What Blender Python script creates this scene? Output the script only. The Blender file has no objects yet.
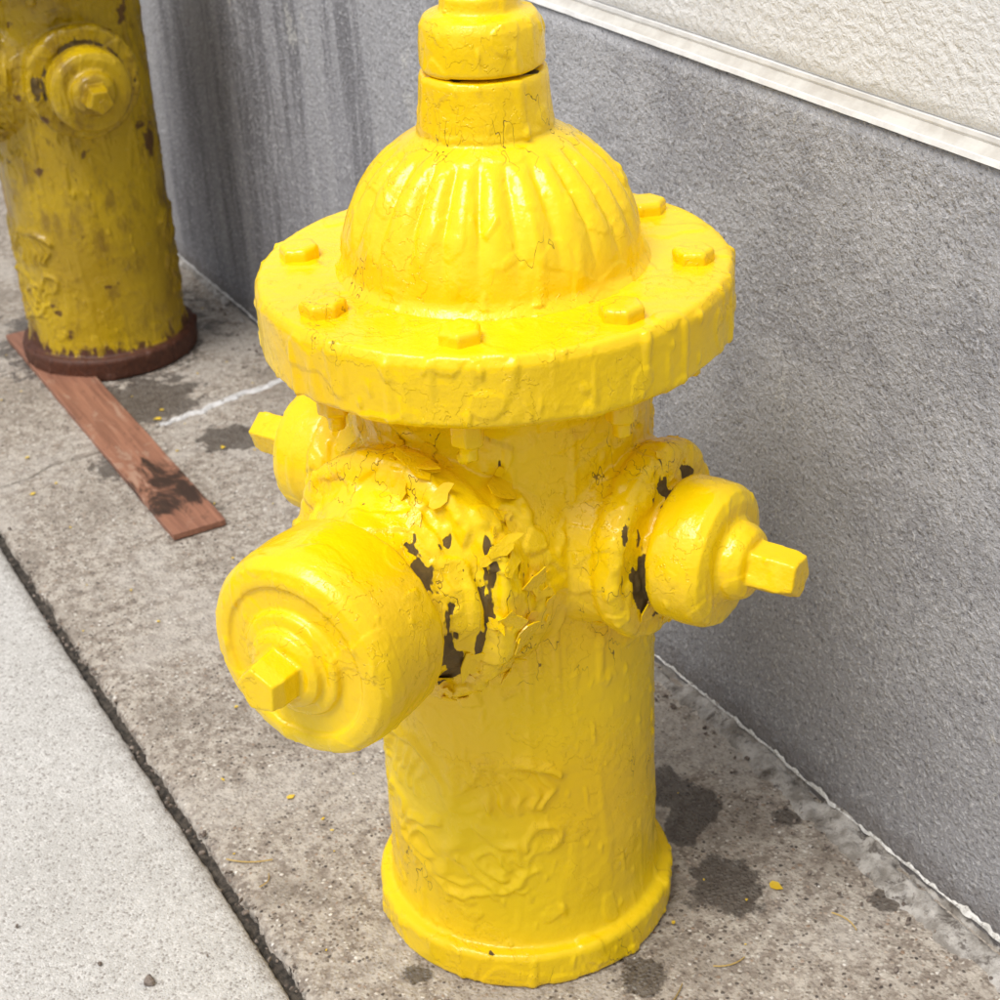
import bpy, math, random, bmesh
import numpy as np
from mathutils import Vector, Matrix, noise as mn
random.seed(7); np.random.seed(7)
scene=bpy.context.scene
scene.view_settings.view_transform='Standard'
scene.view_settings.look='None'
scene.view_settings.exposure=0
COL=scene.collection
ROT=math.radians(28)      # direction of the wall: local x = towards wall, local y = along wall

# ---------------------------------------------------------------- node helper
class NT:
    def __init__(s,name):
        s.m=bpy.data.materials.new(name); s.m.use_nodes=True
        s.t=s.m.node_tree; s.t.nodes.clear()
        s.out=s.t.nodes.new('ShaderNodeOutputMaterial')
        s.b=s.t.nodes.new('ShaderNodeBsdfPrincipled')
        s.t.links.new(s.b.outputs[0],s.out.inputs[0])
        s.tc=s.t.nodes.new('ShaderNodeTexCoord').outputs['Object']
    def put(s,sock,v):
        if isinstance(v,bpy.types.NodeSocket): s.t.links.new(v,sock)
        elif v is not None:
            if sock.type=='RGBA' and isinstance(v,(tuple,list)) and len(v)==3: v=(*v,1)
            sock.default_value=v
    def n(s,typ,props={},ins={}):
        nd=s.t.nodes.new('ShaderNode'+typ)
        for k,v in props.items(): setattr(nd,k,v)
        for k,v in ins.items(): s.put(nd.inputs[k],v)
        return nd
    def math(s,op,a,b=None,c=None,clamp=False):
        nd=s.n('Math',{'operation':op,'use_clamp':clamp})
        s.put(nd.inputs[0],a); 
        if b is not None: s.put(nd.inputs[1],b)
        if c is not None: s.put(nd.inputs[2],c)
        return nd.outputs[0]
    def scale(s,vec,sc):
        return s.n('Mapping',{},{'Vector':vec,'Scale':sc}).outputs[0]
    def noise(s,vec,sc,det=2,rough=.55,dist=0):
        return s.n('TexNoise',{},{'Vector':vec,'Scale':sc,'Detail':det,'Roughness':rough,'Distortion':dist}).outputs[0]
    def noisec(s,vec,sc,det=1):
        return s.n('TexNoise',{},{'Vector':vec,'Scale':sc,'Detail':det}).outputs['Color']
    def ss(s,v,a,b,lo=0.,hi=1.):
        nd=s.n('MapRange',{'interpolation_type':'SMOOTHSTEP'},{'Value':v,'From Min':a,'From Max':b,'To Min':lo,'To Max':hi})
        return nd.outputs[0]
    def lin(s,v,a,b,lo=0.,hi=1.):
        return s.n('MapRange',{},{'Value':v,'From Min':a,'From Max':b,'To Min':lo,'To Max':hi}).outputs[0]
    def mix(s,f,a,b,mode='MIX'):
        nd=s.n('Mix',{'data_type':'RGBA','blend_type':mode,'clamp_factor':True})
        s.put(nd.inputs[0],f); s.put(nd.inputs[6],a); s.put(nd.inputs[7],b)
        return nd.outputs[2]
    def ramp(s,f,stops,interp='LINEAR'):
        nd=s.n('ValToRGB'); s.put(nd.inputs[0],f); r=nd.color_ramp; r.interpolation=interp
        while len(r.elements)<len(stops): r.elements.new(.5)
        for e,(p,c) in zip(r.elements,stops):
            e.position=p; e.color=(*c,1) if len(c)==3 else c
        return nd.outputs[0]
    def attr(s,name): return s.n('Attribute',{'attribute_name':name}).outputs['Fac']
    def bump(s,h,dist,strength=1.,nrm=None):
        nd=s.n('Bump',{},{'Height':h,'Distance':dist,'Strength':strength})
        if nrm is not None: s.put(nd.inputs['Normal'],nrm)
        return nd.outputs[0]
    def warp(s,vec,sc,amt,det=1):
        c=s.noisec(vec,sc,det)
        a=s.n('VectorMath',{'operation':'SUBTRACT'}); s.put(a.inputs[0],c); a.inputs[1].default_value=(.5,.5,.5)
        b=s.n('VectorMath',{'operation':'SCALE'}); s.put(b.inputs[0],a.outputs[0]); b.inputs['Scale'].default_value=amt
        d=s.n('VectorMath',{'operation':'ADD'}); s.put(d.inputs[0],vec); s.put(d.inputs[1],b.outputs[0])
        return d.outputs[0]
    def xyz(s,vec):
        nd=s.n('SeparateXYZ'); s.put(nd.inputs[0],vec); return nd.outputs

# ---------------------------------------------------------------- paint material
def paint(name,old=False):
    m=NT(name); o=m.tc
    var=m.attr('var')
    if old: c=m.mix(var,(.56,.375,.004),(.40,.255,.004))
    else:   c=m.mix(var,(.95,.665,.002),(.90,.575,.0015))
    chip=m.noise(o,19,5,.60,.2)
    pm=m.ss(var,.30,.62)
    plateau=m.math('MULTIPLY',m.math('ADD',m.ss(chip,.52,.527),m.ss(chip,.60,.606)),pm)
    cn=m.noise(m.scale(o,(1,1,.42)),40,3,.55)
    crack=m.math('MULTIPLY',m.ss(m.math('ABSOLUTE',m.math('SUBTRACT',cn,.5)),.0050,.0015),m.attr('crackm'))
    c=m.mix(m.math('MULTIPLY',crack,.85),c,(.16,.085,.008))
    c=m.mix(m.math('MULTIPLY',m.ss(m.math('ABSOLUTE',m.math('SUBTRACT',chip,.523)),.007,.001),m.math('MULTIPLY',pm,.16)),c,(.55,.28,.003))
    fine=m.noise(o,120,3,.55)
    bare_and_shade=m.ss(m.math('ADD',m.attr('bare_and_shade'),m.math('MULTIPLY',m.math('SUBTRACT',cn,.5),2.0)),.56,.60)  # bare patches, plus occlusion shade painted dark brown in crevices and seams
    c=m.mix(bare_and_shade,c,m.mix(fine,(.03,.022,.012),(.20,.12,.02)))
    rough=m.lin(chip,.3,.7,.17,.32)
    if old:
        z=m.xyz(o)[2]
        c=m.mix(m.ss(fine,.64,.72,0,.5),c,(.28,.15,.008))
        sn=m.noise(m.scale(o,(1,1,.55)),24,4,.72)
        zz=m.math('ADD',z,m.math('MULTIPLY',m.math('SUBTRACT',sn,.5),-.15))
        r=m.math('MAXIMUM',m.ss(zz,.050,.030),m.ss(z,.040,.036))
        rc=m.mix(fine,(.03,.010,.006),(.13,.04,.016))
        c=m.mix(m.ss(sn,.46,.68,0,.75),c,(.19,.105,.008))
        c=m.mix(m.ss(chip,.635,.665,0,.85),c,(.085,.028,.012))
        c=m.mix(r,c,rc)
        rough=m.math('ADD',rough,m.math('MULTIPLY',r,.35))
    m.put(m.b.inputs['Base Color'],c)
    m.put(m.b.inputs['Roughness'],m.math('ADD',rough,m.math('MULTIPLY',bare_and_shade,.5)))
    m.b.inputs['IOR'].default_value=1.48
    h=m.math('ADD',m.math('MULTIPLY',plateau,.0009),m.math('MULTIPLY',fine,.0015))
    h=m.math('ADD',h,m.math('MULTIPLY',m.math('MAXIMUM',crack,bare_and_shade),-.0014))
    m.put(m.b.inputs['Normal'],m.bump(h,1.0,.6))
    return m.m
M_Y=paint('yellow_paint'); M_O=paint('weathered_yellow_paint',True)

# ---------------------------------------------------------------- solids
def lathe(prof,axis=(0,0,1),seg=96,rmod=None,org=(0,0,0),tw=0):
    q=Vector((0,0,1)).rotation_difference(Vector(axis)).to_matrix()
    V=[];F=[]
    for (r,z) in prof:
        for i in range(seg):
            a=2*math.pi*i/seg+tw
            rr=r+(rmod(a,z) if rmod else 0)
            V.append(tuple(q@Vector((rr*math.cos(a),rr*math.sin(a),z))+Vector(org)))
    for j in range(len(prof)-1):
        for i in range(seg):
            k=(i+1)%seg
            F.append((j*seg+i,j*seg+k,(j+1)*seg+k,(j+1)*seg+i))
    F.append(tuple(reversed(range(seg)))); b=(len(prof)-1)*seg
    F.append(tuple(range(b,b+seg)))
    return V,F
def join(parts):
    V=[];F=[]
    for v,f in parts:
        o=len(V); V+=v; F+=[tuple(i+o for i in x) for x in f]
    return V,F
def solid(name,parts,voxel,smooth,dispf=None,attrf=None,amp=1.):
    V,F=join(parts)
    me=bpy.data.meshes.new(name); me.from_pydata(V,[],F); me.update()
    ob=bpy.data.objects.new('tmp',me); COL.objects.link(ob)
    r=ob.modifiers.new('r','REMESH'); r.mode='VOXEL'; r.voxel_size=voxel; r.adaptivity=0
    s=ob.modifiers.new('s','SMOOTH'); s.factor=.5; s.iterations=smooth
    dg=bpy.context.evaluated_depsgraph_get()
    out=bpy.data.meshes.new_from_object(ob.evaluated_get(dg)); out.name=name
    bpy.data.objects.remove(ob); bpy.data.meshes.remove(me)
    n=len(out.vertices); co=np.empty(n*3); out.vertices.foreach_get('co',co); co=co.reshape(-1,3)
    no=np.empty(n*3); out.vertices.foreach_get('normal',no); no=no.reshape(-1,3)
    d=np.zeros(n); var=np.zeros(n); cm=np.zeros(n)
    N=mn.noise
    for i in range(n):
        x,y,z=co[i]
        v=.0009*N((x*22,y*22,z*22))+.00035*N((x*75,y*75,z*75))
        low=.45 if (.07<z<.29) else 1.
        if abs(no[i][2])<.6:
            q=N((x*85,y*85,z*13+5))
            if q>.28: v+=(q-.28)*.0055*low
            q=N((x*150,y*150,z*60+5))     # little runs and beads of paint
            if q>.42: v+=(q-.42)*.006
        q=N((x*36,y*36,z*36+9)) # overlapping thick layers
        if q>.25: v+=min(.0011,(q-.25)*.02)*low
        d[i]=v*amp
        var[i]=.5+.9*N((x*9,y*9,z*9+3)); cm[i]=N((x*13+7,y*13,z*13))
    if dispf is not None: d+=dispf(co,no)
    co2=co+no*d[:,None]
    out.vertices.foreach_set('co',co2.reshape(-1))
    bare_and_shade,crk=(attrf(co,no) if attrf else (np.zeros(n),np.zeros(n)))
    crk=np.clip((cm+crk*.35-.30)/.10,0,1)
    for nm,arr in (('bare_and_shade',bare_and_shade),('crackm',crk),('var',np.clip(var,0,1))):
        a=out.attributes.new(nm,'FLOAT','POINT'); a.data.foreach_set('value',arr.astype(np.float32))
    out.polygons.foreach_set('use_smooth',[True]*len(out.polygons))
    out.update()
    return out,co2,no

H0=.411; RB=.119; FT=.618
def hexb(az,R,z0,z1,r,n=6,rot=0):
    V=[];F=[]
    cx,cy=R*math.cos(az),R*math.sin(az)
    for z,rr in ((z0,r),(z0+(z1-z0)*.8,r),(z1,r*.88)):
        for i in range(n):
            a=2*math.pi*i/n+rot; V.append((cx+rr*math.cos(a),cy+rr*math.sin(a),z))
    for j in range(2):
        for i in range(n): F.append((j*n+i,j*n+(i+1)%n,(j+1)*n+(i+1)%n,(j+1)*n+i))
    F.append(tuple(reversed(range(n)))); F.append(tuple(range(2*n,3*n)))
    return V,F
ROTH=math.radians(-34.8)
baz=[math.radians(-100+45*k)-ROTH for k in range(8)]
def arc(cx,cy,r,a0,a1,n=14):
    return [(cx+r*math.cos(math.radians(a0+(a1-a0)*i/n)),cy+r*math.sin(math.radians(a0+(a1-a0)*i/n))) for i in range(n+1)]
# cast emblem: spread wings, head, tail leaves and a lettered arc
lines=[]
lines.append((arc(0,-.012,.070,200,350),.0035,.0034))
lines.append((arc(0,-.012,.056,205,335),.0028,.0022))
lines.append(([(0,.045),(.003,.02),(0,-.01),(-.004,-.035)],.010,.0048))
lines.append((arc(.008,.052,.009,-60,220),.0048,.004))
_r=random.Random(4)
for sgn in (-1,1):
    lines.append(([(sgn*.004,.028),(sgn*.030,.058),(sgn*.062,.066),(sgn*.088,.048)],.0052,.0048))
    for k in range(5):
        t=k/4; j=lambda:_r.uniform(-.004,.004)
        lines.append(([(sgn*(.020+.05*t),.048+.010*t),(sgn*(.034+.05*t)+j(),.028+j()),(sgn*(.036+.045*t)+j(),.008+.012*t+j())],.0036,.0036*_r.uniform(.7,1.2)))
    lines.append((arc(sgn*.034,-.044,.013,0,300),.0036,.0036))
    lines.append((arc(sgn*.074,-.018,.014,-60,200),.0038,.0036))
    lines.append(([(sgn*.004,-.035),(sgn*.014,-.058),(sgn*.03,-.072)],.005,.0036))
    lines.append(([(sgn*.018,-.008),(sgn*.032,-.022),(sgn*.052,-.020),(sgn*.060,-.038)],.0042,.0036))
for k in range(9):
    a=math.radians(205+k*17); lines.append(([(.066*math.cos(a),-.012+.066*math.sin(a)),(.079*math.cos(a+.12),-.012+.079*math.sin(a+.12))],.003,.0026))
def make_body(name,dz):
    H=H0+dz; T=FT+dz
    parts=[lathe([(.129,0),(.133,.003),(.1335,.031),(.131,.035),(.122,.037),(.1205,.045),(.119,.06),(.119,.49+dz),(.121,.527+dz),
              (.130,.544+dz),(.134,.552+dz),(.134,.563+dz),(.176,.561+dz),(.181,.566+dz),(.1815,.61+dz),(.178,.617+dz),(.1,.618+dz)],seg=160)]
    parts.append(lathe([(.114,0),(.111,.06),(.102,.108),(.0985,.122),(.1015,.130),(.1015,.144),(.097,.149),(.083,.153),(.075,.166),(.069,.178),(.067,.21)],
                   axis=(0,-1,0),seg=120,org=(0,0,H)))
    for sx in (1,-1):
        parts.append(lathe([(.098,0),(.092,.07),(.078,.108),(.074,.124),(.0785,.130),(.079,.143),(.075,.148),(.055,.150),(.048,.152),(.047,.17)],
                   axis=(sx,0,0),seg=100,org=(0,0,H)))
    for i,a in enumerate(baz):
        parts.append(hexb(a,.149,.537+dz,.565+dz,.013,6,i*.7))
        parts.append(hexb(a,.149,.524+dz,.54+dz,.007,8,0))
    def relief(co,no):
        d=np.zeros(len(co)); r=np.hypot(co[:,0],co[:,1])
        for az0 in (-math.pi/2+.10,math.pi/2):
            az=np.arctan2(co[:,1],co[:,0])-az0; az=(az+math.pi)%(2*math.pi)-math.pi
            u=az*RB; v=co[:,2]-.168
            idx=np.where((np.abs(u)<.115)&(np.abs(v)<.11)&(r>.1)&(r<.128))[0]
            U=u[idx]+.003*np.sin(v[idx]*120)+.001*np.sin(v[idx]*310+1); Vv=v[idx]+.003*np.sin(u[idx]*110+2)+.001*np.sin(u[idx]*350)
            h=np.zeros(len(idx))
            for pl,w,amp in lines:
                for (x0,y0),(x1,y1) in zip(pl[:-1],pl[1:]):
                    dx,dy=x1-x0,y1-y0; L=dx*dx+dy*dy+1e-12
                    t=np.clip(((U-x0)*dx+(Vv-y0)*dy)/L,0,1)
                    dd=(U-x0-t*dx)**2+(Vv-y0-t*dy)**2
                    h=np.maximum(h,amp*np.exp(-dd/(w*w)))
            for k,i in enumerate(idx):
                if h[k]>.0001: h[k]*=.9+.8*mn.noise((co[i][0]*45,co[i][1]*45,co[i][2]*45+2))
            d[idx]+=h
        rp=np.hypot(co[:,0],co[:,2]-H)
        for i in np.where((co[:,1]<-.095)&(co[:,1]>-.2)&(rp<.13))[0]:
            q=mn.noise((co[i][0]*45,co[i][1]*45,co[i][2]*45)); q2=mn.noise((co[i][0]*100,co[i][1]*100,co[i][2]*100))
            d[i]+=.0026*(min(1,(q-.03)*9) if q>.03 else 0)+.0010*q2
        for i in np.where((np.abs(co[:,0])>.10)&(np.hypot(co[:,1],co[:,2]-H)<.1))[0]:
            q=mn.noise((co[i][0]*50,co[i][1]*50,co[i][2]*50)); d[i]+=.0014*(min(1,(q-.05)*9) if q>.05 else 0)
        return d
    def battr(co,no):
        n=len(co); bare_and_shade=np.zeros(n); crk=np.zeros(n)  # mask mixes chipped-paint patches with crevice shade painted at necks and seams
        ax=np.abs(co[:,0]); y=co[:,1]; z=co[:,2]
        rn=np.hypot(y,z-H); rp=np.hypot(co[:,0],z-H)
        m=(ax>.1495)&(rn<.060); bare_and_shade[m]=.62
        m=(ax>.146)&(rn<.081)&(rn>.06); bare_and_shade[m]=.30
        m=(y<-.152)&(rp<.084); bare_and_shade[m]=.18
        m=(y<-.152)&(rp<.084)&(co[:,0]>.035); bare_and_shade[m]=.44
        m=(y<-.1)&(y>-.153)&(co[:,0]>.055)&(rp<.12); bare_and_shade[m]=np.maximum(bare_and_shade[m],.27)
        m=(z>.034)&(z<.040); bare_and_shade[m]=np.maximum(bare_and_shade[m],.27)
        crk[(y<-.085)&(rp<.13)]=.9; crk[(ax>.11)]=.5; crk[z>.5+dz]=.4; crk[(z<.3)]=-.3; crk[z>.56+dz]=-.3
        return bare_and_shade,crk
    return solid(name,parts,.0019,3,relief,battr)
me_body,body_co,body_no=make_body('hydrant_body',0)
DZ2=.046
me_body2,_,_=make_body('tall_hydrant_body',DZ2)

# bonnet -----------------------------------------------------------
prof=[(.121,FT-.012),(.120,FT-.001),(.1165,FT+.003),(.114,FT+.006)]
for i in range(1,26):
    th=math.radians(64.2)*i/25; prof.append((.113*math.cos(th),FT+.005+.108*math.sin(th)))
prof+=[(.0505,FT+.106),(.0495,.728),(.0478,.745),(.0470,.760),(.0455,.7635)]
NF=24
def flute(a,z):
    t=(z-(FT+.012))/(.083)
    if t<=0 or t>=1: return 0
    env=min(1,t*1.6)*min(1,(1-t)*9)
    s=abs(math.sin(a*NF/2+.22*math.sin(a*5)))
    return env*.0080*(s**.8-.80)
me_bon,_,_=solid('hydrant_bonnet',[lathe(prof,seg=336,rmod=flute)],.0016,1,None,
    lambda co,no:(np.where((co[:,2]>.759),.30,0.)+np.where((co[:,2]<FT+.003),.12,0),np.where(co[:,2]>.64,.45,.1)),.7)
hat=[lathe([(.043,.7655),(.0455,.768),(.0450,.785),(.0435,.797),(.040,.803),(.030,.806),(.0285,.808),(.028,.817),(.024,.820)],seg=96),
     hexb(0,0,.81,.862,.0185,5)]
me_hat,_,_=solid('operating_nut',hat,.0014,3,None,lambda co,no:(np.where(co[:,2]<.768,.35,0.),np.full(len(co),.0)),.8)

# caps ---------------------------------------------------------------
pc=[lathe([(.068,.1965),(.075,.198),(.079,.203),(.0810,.225),(.0810,.252),(.0790,.264),(.0740,.271),(.066,.2735),(.0605,.2735),(.0585,.2705),(.042,.271),(.040,.2765),(.035,.278),(.031,.278),(.0295,.284),(.024,.287)],
          axis=(0,-1,0),seg=120,org=(0,0,H0)),
    lathe([(.0215,.27),(.0205,.303),(.0175,.314)],seg=5,axis=(0,-1,0),org=(0,0,H0),tw=.5)]
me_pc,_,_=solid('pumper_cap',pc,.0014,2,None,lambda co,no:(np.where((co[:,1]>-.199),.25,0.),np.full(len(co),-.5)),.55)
def hose(sx):
    p=[lathe([(.047,.157),(.0545,.159),(.0565,.163),(.0575,.18),(.0565,.195),(.053,.202),(.045,.205),(.034,.2055),(.031,.208),(.030,.215),(.026,.222),(.021,.224)],
          axis=(sx,0,0),seg=100,org=(0,0,H0)),
       lathe([(.0205,.215),(.0195,.252),(.0170,.261)],seg=5,axis=(sx,0,0),org=(0,0,H0))]
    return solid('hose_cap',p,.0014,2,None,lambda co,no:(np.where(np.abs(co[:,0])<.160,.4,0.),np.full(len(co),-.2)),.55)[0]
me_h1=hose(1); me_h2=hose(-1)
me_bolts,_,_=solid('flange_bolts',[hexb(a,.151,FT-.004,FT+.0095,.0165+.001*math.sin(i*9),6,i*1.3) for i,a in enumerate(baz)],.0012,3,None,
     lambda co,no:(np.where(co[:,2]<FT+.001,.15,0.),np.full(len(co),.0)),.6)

# peeling flakes ------------------------------------------------------
def flakes():
    V=[];F=[]
    rp=np.hypot(body_co[:,0],body_co[:,2]-H0)
    cand=np.where((body_co[:,1]<-.1)&(body_co[:,1]>-.165)&(body_co[:,0]>-.02)&(rp<.115)&(rp>.078))[0]
    c2=np.where((np.abs(body_co[:,0])>.11)&(np.abs(body_co[:,0])<.152)&(np.hypot(body_co[:,1],body_co[:,2]-H0)<.085))[0]
    rng=random.Random(3)
    picks=[(rng.choice(list(cand[::7])),1) for _ in range(64)]+[(rng.choice(list(c2[::7])),.6) for _ in range(24)]
    for i,s in picks:
        c=Vector(body_co[i]); n=Vector(body_no[i]).normalized()
        t=n.orthogonal().normalized(); t.rotate(Matrix.Rotation(rng.uniform(0,6.28),3,n)); b=n.cross(t)
        R=rng.uniform(.004,.010)*s*(1.7 if rng.random()<.2 else 1); K=11; lift=rng.uniform(.02,.30); curl=rng.uniform(5,40)
        rad=[R*rng.uniform(.5,1.2) for _ in range(K)]
        asp=rng.uniform(.45,.9)
        def P(u,v,off):
            h=lift*(u+R)*.45+curl*(u+R)**2*.35-.0002+off
            return tuple(c+t*u+b*v+n*h)
        o=len(V)
        for off in (.0009,-.0003):
            V.append(P(0,0,off))
            for fr in (.5,1):
                for k in range(K):
                    a=2*math.pi*k/K; V.append(P(fr*rad[k]*math.cos(a),fr*rad[k]*math.sin(a)*asp,off))
        def faces(o,flip):
            for k in range(K):
                k2=(k+1)%K
                f1=(o,o+1+k,o+1+k2); f2=(o+1+k,o+1+K+k,o+1+K+k2,o+1+k2)
                F.append(f1 if not flip else f1[::-1]); F.append(f2 if not flip else f2[::-1])
        faces(o,False); faces(o+1+2*K,True)
        o2=o+1+2*K
        for k in range(K):
            k2=(k+1)%K
            F.append((o+1+K+k,o2+1+K+k,o2+1+K+k2,o+1+K+k2))
    me=bpy.data.meshes.new('paint_flakes'); me.from_pydata(V,[],F); me.update()
    a=me.attributes.new('var','FLOAT','POINT'); a.data.foreach_set('value',[.6]*len(V))
    return me
me_fl=flakes()

def hydrant(name,loc,rz,mat,body,dz):
    e=bpy.data.objects.new(name,None); COL.objects.link(e); e.location=loc; e.rotation_euler=(0,0,rz)
    for nm,me in (('body',body),('bonnet',me_bon),('operating_nut',me_hat),('pumper_cap',me_pc),('hose_cap_a',me_h1),('hose_cap_b',me_h2),('flange_bolts',me_bolts),('paint_flakes',me_fl)):
        if not me.materials: me.materials.append(M_Y)
        o=bpy.data.objects.new(nm,me); COL.objects.link(o); o.parent=e
        if nm!='body': o.location=(0,0,dz)
        o.material_slots[0].link='OBJECT'; o.material_slots[0].material=mat
    return e
hydrant('fire_hydrant',(.005,0,0),ROTH,M_Y,me_body,0)
hydrant('fire_hydrant.001',(-.598,1.305,0),math.radians(-68),M_O,me_body2,DZ2)

# ---------------------------------------------------------------- setting
def setobj(name,V,F,mat,parent=None,smooth=False,attrs=None,rot=True):
    me=bpy.data.meshes.new(name); me.from_pydata(V,[],F); me.update()
    if smooth: me.polygons.foreach_set('use_smooth',[True]*len(me.polygons))
    me.materials.append(mat)
    for k,a in (attrs or {}).items():
        at=me.attributes.new(k,'FLOAT','POINT'); at.data.foreach_set('value',np.array(a,dtype=np.float32))
    o=bpy.data.objects.new(name,me); COL.objects.link(o)
    if parent: o.parent=parent
    elif rot: o.rotation_euler=(0,0,ROT)
    return o
def empty(name):
    e=bpy.data.objects.new(name,None); COL.objects.link(e); e.rotation_euler=(0,0,ROT); return e
def box(x0,x1,y0,y1,z0,z1):
    V=[(x,y,z) for x in (x0,x1) for y in (y0,y1) for z in (z0,z1)]
    F=[(0,1,3,2),(4,6,7,5),(0,4,5,1),(2,3,7,6),(0,2,6,4),(1,5,7,3)]
    return V,F
def extr(prof,ys):
    V=[];F=[];n=len(prof)
    for y in ys:
        for x,z in prof: V.append((x,float(y),z))
    for j in range(len(ys)-1):
        for i in range(n):
            k=(i+1)%n; F.append((j*n+i,j*n+k,(j+1)*n+k,(j+1)*n+i))
    F.append(tuple(range(n))[::-1]); F.append(tuple(range((len(ys)-1)*n,len(ys)*n)))
    return V,F

def concrete_agg():
    m=NT('exposed_aggregate_concrete'); o=m.tc
    cell=m.n('TexVoronoi',{'feature':'F1'},{'Vector':m.warp(o,220,.003),'Scale':250.})
    rnd=m.xyz(cell.outputs['Color'])
    peb=m.ramp(rnd[0],[(0,(.05,.04,.035)),(.15,(.15,.12,.095)),(.35,(.31,.26,.205)),(.6,(.42,.37,.31)),(.8,(.58,.54,.47)),(.9,(.29,.19,.12)),(1,(.80,.77,.71))])
    mid=m.noise(o,70,4,.7)
    mtx=m.mix(m.ss(mid,.35,.65),(.22,.18,.145),(.49,.44,.375))
    c=m.mix(m.math('MULTIPLY',m.ss(cell.outputs['Distance'],.55,.3),m.ss(rnd[1],.25,.4)),mtx,peb)
    big=m.attr('big')
    c=m.mix(m.ss(big,.45,.9,0,.45),c,(.52,.48,.43))
    c=m.mix(m.ss(m.math('ADD',m.math('SUBTRACT',1.,big),m.math('MULTIPLY',m.math('SUBTRACT',mid,.5),.6)),.6,.95,0,.45),c,(.17,.14,.11))
    st=m.math('ADD',m.attr('stain'),m.math('MULTIPLY',m.math('SUBTRACT',m.noise(o,34,4,.75),.5),1.9))
    sm=m.ss(st,.44,.66)
    c=m.mix(m.math('MULTIPLY',sm,.74),c,(.045,.034,.026))
    m.put(m.b.inputs['Base Color'],c)
    m.put(m.b.inputs['Roughness'],m.lin(sm,0,1,.9,.5))
    h=m.math('ADD',m.math('MULTIPLY',m.ss(cell.outputs['Distance'],.7,.1),.0013),m.math('MULTIPLY',mid,.0035))
    m.put(m.b.inputs['Normal'],m.bump(h,1.,.8))
    return m.m
def concrete_smooth():
    m=NT('brushed_concrete'); o=m.tc
    big=m.attr('big'); mid=m.noise(o,75,4,.7)
    c=m.mix(big,(.50,.485,.455),(.60,.585,.555))
    c=m.mix(m.ss(mid,.35,.70,0,.5),c,(.40,.38,.35))
    cell=m.n('TexVoronoi',{'feature':'F1'},{'Vector':o,'Scale':430.})
    rnd=m.xyz(cell.outputs['Color'])[1]
    c=m.mix(m.ss(rnd,.86,.90,0,.5),c,(.16,.13,.11))
    c=m.mix(m.ss(rnd,.16,.12,0,.5),c,(.74,.72,.69))
    x=m.xyz(o)[0]
    edge=m.ss(m.math('ADD',x,m.math('MULTIPLY',mid,.05)),-.24,-.205)
    c=m.mix(m.math('MULTIPLY',edge,.6),c,(.22,.19,.16))
    m.put(m.b.inputs['Base Color'],c); m.b.inputs['Roughness'].default_value=.9
    h=m.math('ADD',m.math('MULTIPLY',m.ss(cell.outputs['Distance'],.7,.1),.0007),m.math('MULTIPLY',mid,.0016))
    m.put(m.b.inputs['Normal'],m.bump(h,1.,.8)); return m.m
def wallm():
    m=NT('weathered_concrete_render'); o=m.tc; X=m.xyz(o); z=X[2]; s=X[1]
    st=m.noise(m.scale(o,(1,1,.09)),13,4,.65)
    mot=m.noise(o,7,5,.7)
    gr=m.noise(o,230,3,.65); pit=m.noise(o,80,3,.6)
    c=m.mix(m.ss(mot,.32,.68),(.315,.315,.335),(.47,.47,.485))
    v=m.math('ADD',m.math('MULTIPLY',m.ss(z,.62,.05),.50),m.math('MULTIPLY',m.ss(s,.2,1.2),.45))  # tone darkens towards the foot and the far end
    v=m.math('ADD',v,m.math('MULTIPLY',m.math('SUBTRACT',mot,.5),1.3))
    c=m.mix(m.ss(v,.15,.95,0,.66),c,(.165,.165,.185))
    far=m.ss(s,.35,1.0,.10,1)
    c=m.mix(m.math('MULTIPLY',m.math('MULTIPLY',m.ss(st,.50,.62),far),.5),c,(.42,.42,.43))
    c=m.mix(m.math('MULTIPLY',m.math('MULTIPLY',m.ss(st,.50,.38),far),.65),c,(.10,.098,.108))
    c=m.mix(m.ss(gr,.55,.66,0,.65),c,(.64,.64,.66))
    c=m.mix(m.ss(gr,.43,.31,0,.65),c,(.085,.085,.095))
    lm=m.math('MULTIPLY',m.ss(m.noise(m.scale(o,(1,1,.35)),15,4,.7),.64,.70),m.ss(gr,.40,.55))
    c=m.mix(m.math('MULTIPLY',lm,.65),c,(.60,.59,.55))
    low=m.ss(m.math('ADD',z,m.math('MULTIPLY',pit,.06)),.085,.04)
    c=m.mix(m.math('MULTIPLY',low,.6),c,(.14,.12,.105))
    m.put(m.b.inputs['Base Color'],c); m.b.inputs['Roughness'].default_value=.75
    h=m.math('ADD',m.math('MULTIPLY',gr,.0038),m.math('MULTIPLY',pit,.0040))
    m.put(m.b.inputs['Normal'],m.bump(h,1.,1.)); return m.m
def stucco():
    m=NT('white_stucco'); o=m.tc
    c=m.mix(m.noise(m.scale(o,(1,1,.4)),14,4,.65),(.70,.695,.68),(.85,.845,.83))
    m.put(m.b.inputs['Base Color'],c); m.b.inputs['Roughness'].default_value=.75
    h=m.math('MULTIPLY',m.noise(o,120,4,.6,.3),.0055)
    m.put(m.b.inputs['Normal'],m.bump(h,1.,.8)); return m.m
def simple(name,a,b,sc,rough=.8,bd=.0008,dark=None,bsc=150):
    m=NT(name); o=m.tc
    n1=m.noise(o,sc,4,.65)
    c=m.mix(m.ss(n1,.35,.65),a,b)
    if dark: c=m.mix(m.ss(m.noise(o,sc*1.7,4,.7,.5),.52,.66,0,.85),c,dark)
    m.put(m.b.inputs['Base Color'],c); m.b.inputs['Roughness'].default_value=rough
    m.put(m.b.inputs['Normal'],m.bump(m.math('MULTIPLY',m.noise(o,bsc,3,.6),bd),1.,.9)); return m.m
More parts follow.
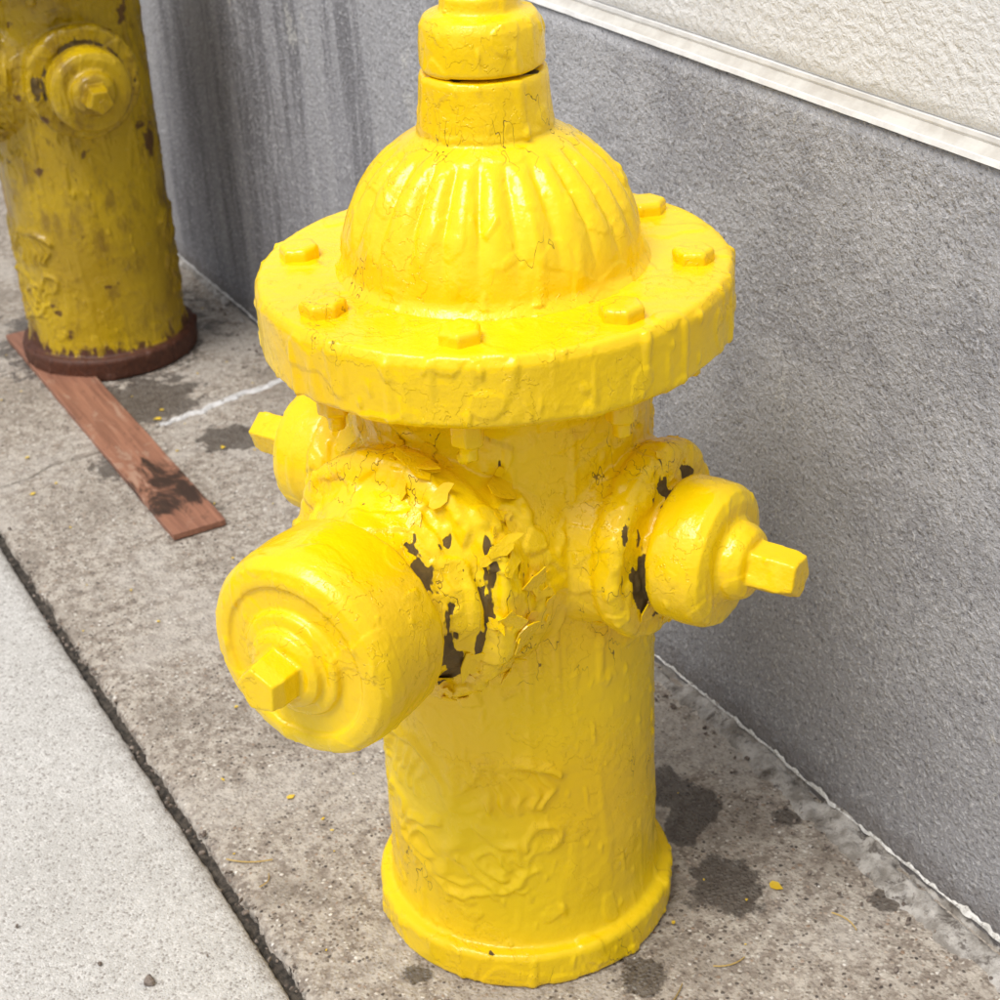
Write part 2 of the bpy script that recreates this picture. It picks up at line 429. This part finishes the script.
M_AGG=concrete_agg(); M_SM=concrete_smooth(); M_W=wallm(); M_ST=stucco()
M_TRIM=simple('aged_cream_trim',(.50,.47,.42),(.62,.60,.55),25,.6,.0003)
M_WHITE=simple('white_edge_paint',(.70,.69,.67),(.82,.81,.79),40,.6,.0003)
M_MORT=simple('old_mortar',(.22,.20,.175),(.50,.475,.44),38,.9,.005,(.085,.07,.058),120)
M_LIME=simple('peeling_white_paint',(.58,.57,.54),(.78,.77,.74),120,.7,.0006,(.28,.26,.23))
M_DIRT=simple('joint_dirt_fill',(.025,.022,.018),(.09,.075,.06),160,.95,.004)
M_ASPH=simple('asphalt',(.04,.04,.042),(.07,.07,.07),60,.9,.003)
M_CAULK=simple('white_joint_filler',(.50,.49,.48),(.68,.67,.66),50,.75,.0012,(.26,.24,.21))

N=mn.noise
def crack_s(n):
    pts=[(-.30,1.045),(-.197,1.066),(-.063,1.089),(.084,1.127),(.272,1.159),(.36,1.172)]
    for (a,b),(c,d) in zip(pts[:-1],pts[1:]):
        if n<=c: 
            t=max(0,(n-a)/(c-a)); base=b+(d-b)*t; break
    else: base=d
    return base+.014*N((n*14,3,1))+.006*N((n*55,8,2))+.002*N((n*190,8,2))
# damp / dirty spots: (n, s, radius)
stains=[(.152,-.115,.034),(.168,-.088,.026),(.205,.005,.028),(.19,.05,.030),(.165,-.02,.02),(.028,-.160,.028),(-.134,-.053,.014),
        (-.03,1.03,.05),(.06,1.2,.08),(.0,.85,.04),(.12,1.02,.05),(.09,1.5,.2),(-.02,.62,.03),(.262,-.06,.016),(.27,-.2,.02)]
def grid(xs,ysf,rows,zf,edgeL=None,edgeR=None,skirt=.12):
    V=[];F=[];st=[];bg=[]
    nx=len(xs)
    for j in range(rows):
        for i,x in enumerate(xs):
            x=float(x); y=float(ysf(j,x)); xx=x
            if i==0 and edgeL: xx+=edgeL(y)
            if i==nx-1 and edgeR: xx+=edgeR(y)
            V.append((xx,y,zf(xx,y)))
            st.append(min(1.2,sum(1.1*math.exp(-((xx-a)**2+(y-b)**2)/(r*r)) for a,b,r in stains)))
            bg.append(.5+.55*N((xx*6,y*6,2))+.35*N((xx*17,y*17,4))+.25*N((xx*40,y*40,4)))
    for j in range(rows-1):
        for i in range(nx-1):
            F.append((j*nx+i,j*nx+i+1,(j+1)*nx+i+1,(j+1)*nx+i))
    loop=[j*nx+nx-1 for j in range(rows)]+[(rows-1)*nx+i for i in range(nx-2,-1,-1)]+[j*nx for j in range(rows-2,-1,-1)]+[i for i in range(1,nx-1)]
    b=len(V)
    for k in loop:
        x,y,z=V[k]; V.append((x,y,-skirt)); st.append(0); bg.append(0)
    L=len(loop)
    for k in range(L):
        k2=(k+1)%L; F.append((loop[k],b+k,b+k2,loop[k2]))
    return V,F,{'stain':st,'big':bg}
ej=lambda amp,ph:(lambda y: amp*(N((y*25,ph,0))+.7*N((y*90,ph,1))+.6*N((y*260,ph,2))))
zf=lambda x,y:.0012*N((x*9,y*9,0))+.0006*N((x*60,y*60,3))
sw=empty('sidewalk')
xsA=list(np.concatenate([[-.228,-.2265,-.224],np.linspace(-.219,.345,85)]))
nr=420
def zA(x,y):
    e=x+.228
    return zf(x,y)-(.005*math.exp(-max(e,0)/.0035))
def ysA(j,x):
    cs=crack_s(x)
    if j==0: return -4
    if j==nr-1: return cs-.0022
    return -.6+(cs-.006+.6)*(j-1)/(nr-3)
V,F,at=grid(xsA,ysA,nr,zA,ej(.0035,1.),None); setobj('aggregate_slab',V,F,M_AGG,sw,True,at)
nr2=220
def ysB(j,x):
    cs=crack_s(x)
    if j==0: return cs+.003
    if j==nr2-1: return 9
    return cs+.006+(3.2-cs)*(j-1)/(nr2-3)
V,F,at=grid(xsA,ysB,nr2,zA,ej(.0035,1.),None); setobj('aggregate_slab_far',V,F,M_AGG,sw,True,at)
xsL=list(np.concatenate([[-1.7],np.linspace(-1.2,-.3,30),np.linspace(-.29,-.247,10),[-.2435,-.2410]]))
def zL(x,y):
    e=-.241-x
    return zf(x+5,y)-.004*math.exp(-max(e,0)/.003)
def ysL(j,x):
    if j==0: return -4
    if j==699: return 9
    return -.8+3.6*(j-1)/697
V,F,at=grid(xsL,ysL,700,zL,None,ej(.0022,7.)); setobj('smooth_slab',V,F,M_SM,sw,True,at)
V=[];F=[];ys=np.arange(-1,3.2,.004)
for y in ys:
    for x in (-.255,-.239,-.2345,-.230,-.215): V.append((x,float(y),-.011+.005*N((x*150,y*90,0))+.004*N((x*300,y*300,5))))
for j in range(len(ys)-1):
    for i in range(4): F.append((j*5+i,j*5+i+1,(j+1)*5+i+1,(j+1)*5+i))
setobj('joint_dirt',V,F,M_DIRT,sw,True)
V,F=box(-.25,.34,.95,1.3,-.02,-.009); setobj('crack_dirt',V,F,M_DIRT,sw)
V=[];F=[];xs=np.arange(.05,.30,.003)
for x in xs:
    x=float(x); c=crack_s(x)+.001; t=min(1,max(0,(x-.05)/.05)); w=(.0060+.004*N((x*60,1,1))+.003*N((x*200,4,1)))*(.3+.7*t)
    for k,h in ((-1,-.001),(-.55,.0014),(0,.002),(.55,.0014),(1,-.001)): V.append((x,c+k*(w+.0015),h+.001+.0008*N((x*150,k,0))))
n=len(xs)
for j in range(n-1):
    for i in range(4): F.append((j*5+i,(j+1)*5+i,(j+1)*5+i+1,j*5+i+1))
setobj('joint_filler',V,F,M_CAULK,sw,True)
V,F=extr([(-1.90,-.3),(-1.705,-.3),(-1.705,-.003),(-1.87,-.003),(-1.893,-.015),(-1.90,-.035)],[-8,12]); setobj('kerb',V,F,M_SM)
setobj('ground',[(-40,-40,-.13),(40,-40,-.13),(40,40,-.13),(-40,40,-.13)],[(0,1,2,3)],M_ASPH,rot=False)

# building wall
bw=empty('building_wall')
WN=.307
ysw=[-4]+list(np.arange(-1,3.2,.02))+[9]
zs=[-.1]+list(np.linspace(0,.68,40))
V=[];F=[]
for y in ysw:
    y=float(y)
    for z in zs:
        x=WN+.0022*N((y*5,z*5,0))+.0010*N((y*22,z*22,4))
        V.append((x,y,z))
    V.append((.40,y,.680)) 
nz=len(zs)+1
for j in range(len(ysw)-1):
    for i in range(nz-1): F.append((j*nz+i,j*nz+i+1,(j+1)*nz+i+1,(j+1)*nz+i))
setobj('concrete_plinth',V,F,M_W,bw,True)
ysr=[-4]+list(np.arange(-1.2,3.2,.01))+[9]
def rib(name,prof,mat,j):
    V,F=extr(prof,ysr)
    V=[(x+j*N((y*30,z*60,0))+j*.7*N((y*110,z*60,1)),y,z+j*N((y*35,x*60,3))+j*.6*N((y*120,x*60,3))) for x,y,z in V]
    setobj(name,V,F,mat,bw)
rib('painted_edge',[(.3038,.6822),(.33,.6822),(.33,.6862),(.3050,.6862)],M_WHITE,.0003)
rib('cream_ledge',[(.3068,.6858),(.34,.6858),(.34,.6925),(.3150,.6925),(.3120,.6895)],M_TRIM,.0002)
rib('stucco_stop_bead',[(.3165,.6920),(.345,.6920),(.345,.6985),(.3148,.6985),(.3148,.6950)],M_WHITE,.0002)
V=[];F=[]
zz=[.6982,.701,.712]+list(np.linspace(.74,1.5,30))+[3.2]
for y in ysw:
    for k,z in enumerate(zz):
        x=.3165+.0015*N((y*4,z*4,9))+(0 if k else .003)
        V.append((x,float(y),z))
nz=len(zz)
for j in range(len(ysw)-1):
    for i in range(nz-1): F.append((j*nz+i,j*nz+i+1,(j+1)*nz+i+1,(j+1)*nz+i))
setobj('stucco_face',V,F,M_ST,bw,True)
V,F=box(.42,.60,-4,9,-.1,3.2); setobj('wall_core',V,F,M_ST,bw)
# rough mortar fillet, broken away from the wall in places
V=[];F=[];ys=np.arange(-1.2,3.2,.003); K=13
for y in ys:
    y=float(y); near=max(0,min(1,(.35-y)/.5))
    w=.014+.026*near+.012*N((y*7,2,0))+.009*N((y*28,5,0))+.005*N((y*110,5,0)); w=max(w,.005)
    gap=max(0,min(1,(N((y*6,31,0))+.5*N((y*30,31,0))+.15*near-.05)*4))
    for k in range(K):
        t=k/(K-1); x=WN+.004-w*t
        z=.010*(1-t)**1.7+.0035*(1-t**8)-.003*t**8+.0042*N((x*70,y*60,1))*(1-t*.5)+.0022*N((x*200,y*200,1))
        dw=WN-x
        z-=gap*.013*math.exp(-((dw-.003)/.005)**2)
        V.append((x,y,z))
for j in range(len(ys)-1):
    for i in range(K-1): F.append((j*K+i,(j+1)*K+i,(j+1)*K+i+1,j*K+i+1))
setobj('mortar_fillet',V,F,M_MORT,bw,True)
V=[];F=[];ys=np.arange(-1.2,3.2,.002)
for y in ys:
    y=float(y); a=N((y*9,11,0))+.7*N((y*45,1,0)); h=.0008+max(0,.013*a)+.004*N((y*150,1,0)); h=max(h,0)
    zb=.0115+.004*N((y*20,4,4)); xo=WN-.0018+.0022*N((y*5,0,0))
    V+= [(xo-.0012-.004*max(0,N((y*60,2,8))),y,zb),(xo-.001,y,zb+h*.6),(xo+.0005,y,zb+h)]
for j in range(len(ys)-1):
    for i in range(2): F.append((j*3+i,j*3+i+1,(j+1)*3+i+1,(j+1)*3+i))
setobj('ragged_paint_line',V,F,M_LIME,bw)

# ---------------------------------------------------------------- boards
def wood():
    m=NT('red_brown_wood'); o=m.tc
    g=m.noise(m.scale(o,(1,.05,1)),120,4,.6,.2)
    c=m.mix(m.ss(g,.3,.7),(.36,.165,.10),(.22,.095,.058))
    blot=m.noise(m.scale(o,(1,.45,1)),24,5,.72,.6)
    c=m.mix(m.ss(blot,.46,.37,0,.65),c,(.42,.27,.19))
    c=m.mix(m.ss(blot,.56,.66,0,.5),c,(.10,.045,.03))
    Y=m.xyz(o)[1]
    band=m.math('MULTIPLY',m.ss(Y,-.36,-.31),m.ss(Y,-.06,-.22))
    b=m.math('ADD',m.math('MULTIPLY',band,.30),blot)
    c=m.mix(m.ss(b,.70,.86,0,.92),c,(.025,.014,.010))
    m.put(m.b.inputs['Base Color'],c); m.b.inputs['Roughness'].default_value=.6
    m.put(m.b.inputs['Normal'],m.bump(m.math('MULTIPLY',g,.0014),1.,.8)); return m.m
M_WOOD=wood()
def board(name,cx,cy,cz,w,l,t,rz):
    V,F=box(-w/2,w/2,-l/2,l/2,0,t)
    me=bpy.data.meshes.new(name); me.from_pydata(V,[],F); me.materials.append(M_WOOD)
    bm=bmesh.new(); bm.from_mesh(me); bmesh.ops.subdivide_edges(bm,edges=[e for e in bm.edges if abs((e.verts[0].co-e.verts[1].co).y)>l*.5],cuts=60)
    for v in bm.verts:
        v.co.x+=.0009*N((v.co.y*30,v.co.x*20,1)); v.co.z+=.0008*N((v.co.y*8,v.co.x*30,2))
    bm.to_mesh(me); bm.free()
    o=bpy.data.objects.new(name,me); COL.objects.link(o)
    c,s=math.cos(ROT),math.sin(ROT)
    o.location=(cx*c-cy*s,cx*s+cy*c,cz); o.rotation_euler=(0,0,ROT+rz)
    b=o.modifiers.new('b','BEVEL'); b.width=.0012; b.segments=2; b.limit_method='ANGLE'
    return o
board('wooden_board',-.014,1.175,.0015,.071,.77,.009,0)
board('wooden_board.001',-.06,2.05,.0015,.16,.75,.018,math.radians(-12))

# ---------------------------------------------------------------- debris
def ns(n,s,z=0): 
    c,si=math.cos(ROT),math.sin(ROT); return Vector((n*c-s*si,n*si+s*c,z))
def chips(name,pts,mat,seed,thick=.0007,flat=True):
    rng=random.Random(seed); V=[];F=[]
    for n_,s_,R in pts:
        c=ns(n_,s_,.0016); K=rng.randint(5,8); o=len(V); tilt=rng.uniform(-.15,.15)
        rad=[R*rng.uniform(.5,1.1) for _ in range(K)]; asp=rng.uniform(.45,1); ro=rng.uniform(0,3.1)
        for h in ((0,thick) if flat else (0,R*.5,R*.85)):
            f=1 if (flat or h<R*.6) else .55
            for k in range(K):
                a=2*math.pi*k/K; x=f*rad[k]*math.cos(a); y=f*rad[k]*math.sin(a)*asp
                V.append((c.x+x*math.cos(ro)-y*math.sin(ro),c.y+x*math.sin(ro)+y*math.cos(ro),c.z+h+x*tilt))
        lv=2 if flat else 3
        for l in range(lv-1):
            for k in range(K): F.append((o+l*K+k,o+l*K+(k+1)%K,o+(l+1)*K+(k+1)%K,o+(l+1)*K+k))
        F.append(tuple(o+(lv-1)*K+k for k in range(K)))
    return setobj(name,V,F,mat,rot=False)
rng=random.Random(11)
cp=[(.195,-.13,.007),(-.132,.235,.006),(-.05,.33,.003),(.055,1.14,.007),(.07,1.165,.005),(-.14,1.13,.004),(-.165,1.02,.005),(.1,1.0,.005),(-.15,.9,.003)]
for _ in range(60):
    cp.append((rng.uniform(-.22,.26),rng.uniform(-.3,1.5),rng.uniform(.0010,.0028)))
chips('paint_chips',cp,simple('yellow_paint_chip',(.72,.47,.02),(.80,.58,.08),80,.5,.0003),5)
pb=[(-.34,.065,.007),(-.37,.11,.003),(-.42,.2,.002)]
for _ in range(480):
    k=rng.random()
    if k<.45: pb.append((-.2345+rng.gauss(0,.006),rng.uniform(-.4,1.6),rng.uniform(.001,.0035)))
    elif k<.87: pb.append((WN-.022-abs(rng.gauss(0,.022)),rng.uniform(-.4,1.6),rng.uniform(.001,.0035)))
    else: pb.append((rng.uniform(-.8,.25),rng.uniform(-.4,1.6),rng.uniform(.0008,.0022)))
chips('pebbles',pb,simple('pebble_stone',(.10,.075,.06),(.30,.25,.21),90,.8,.0004),9,flat=False)
V=[];F=[]
nd=[(-.205,.165,-.10,.045),(-.20,.13,1.2,.02),(.03,-.20,.9,.05),(.10,-.19,.3,.03),(-.36,.0,.4,.03),(.22,-.2,2.2,.03)]
for a,b_,an,ln in nd:
    c=ns(a,b_); o=len(V); S=6
    for i in range(S+1):
        t=i/S-.5; x=c.x+ln*t*math.cos(an)-.004*t*t*math.sin(an)*4; y=c.y+ln*t*math.sin(an)+.004*t*t*math.cos(an)*4
        px,py=-math.sin(an)*.0006,math.cos(an)*.0006
        V+=[(x+px,y+py,.0022),(x,y,.0034),(x-px,y-py,.0022)]
    for i in range(S):
        for k in range(2): F.append((o+i*3+k,o+i*3+k+1,o+i*3+k+4,o+i*3+k+3))
setobj('dry_pine_needles',V,F,simple('dry_needle',(.45,.30,.08),(.55,.38,.12),60,.7,.0001),rot=False)

# ---------------------------------------------------------------- light
wd=bpy.data.worlds.new('World'); scene.world=wd; wd.use_nodes=True
nt=wd.node_tree; bg=nt.nodes['Background']
sky=nt.nodes.new('ShaderNodeTexSky'); sky.sky_type='NISHITA'; sky.sun_disc=False
sd=Vector((-.36,-.36,1.0)).normalized()
sky.sun_elevation=math.asin(sd.z); sky.sun_rotation=math.atan2(sd.x,sd.y)
sky.air_density=1.; sky.dust_density=3.; sky.ozone_density=1.
hs=nt.nodes.new('ShaderNodeHueSaturation'); hs.inputs['Saturation'].default_value=.35
nt.links.new(sky.outputs[0],hs.inputs['Color']); nt.links.new(hs.outputs[0],bg.inputs[0]); bg.inputs[1].default_value=.15
L=bpy.data.lights.new('sun','SUN'); L.energy=2.3; L.angle=math.radians(28); L.color=(1,.97,.93)
lo=bpy.data.objects.new('sun',L); COL.objects.link(lo); lo.rotation_euler=sd.to_track_quat('Z','Y').to_euler()

# ---------------------------------------------------------------- camera
cam=bpy.data.cameras.new('camera'); co=bpy.data.objects.new('camera',cam); COL.objects.link(co)
p=math.radians(29); r=math.radians(3.2)
Fw=Vector((0,math.cos(p),-math.sin(p))); R0=Vector((1,0,0)); U0=Vector((0,math.sin(p),math.cos(p)))
R=R0*math.cos(r)-U0*math.sin(r); U=U0*math.cos(r)+R0*math.sin(r)
M=Matrix((R,U,-Fw)).transposed().to_4x4(); M.translation=Vector((0,-1.248,1.1)); co.matrix_world=M
cam.lens=63; cam.sensor_width=36; cam.clip_end=200; cam.clip_start=.05
cam.dof.use_dof=True; cam.dof.focus_distance=1.25; cam.dof.aperture_fstop=16
scene.camera=co
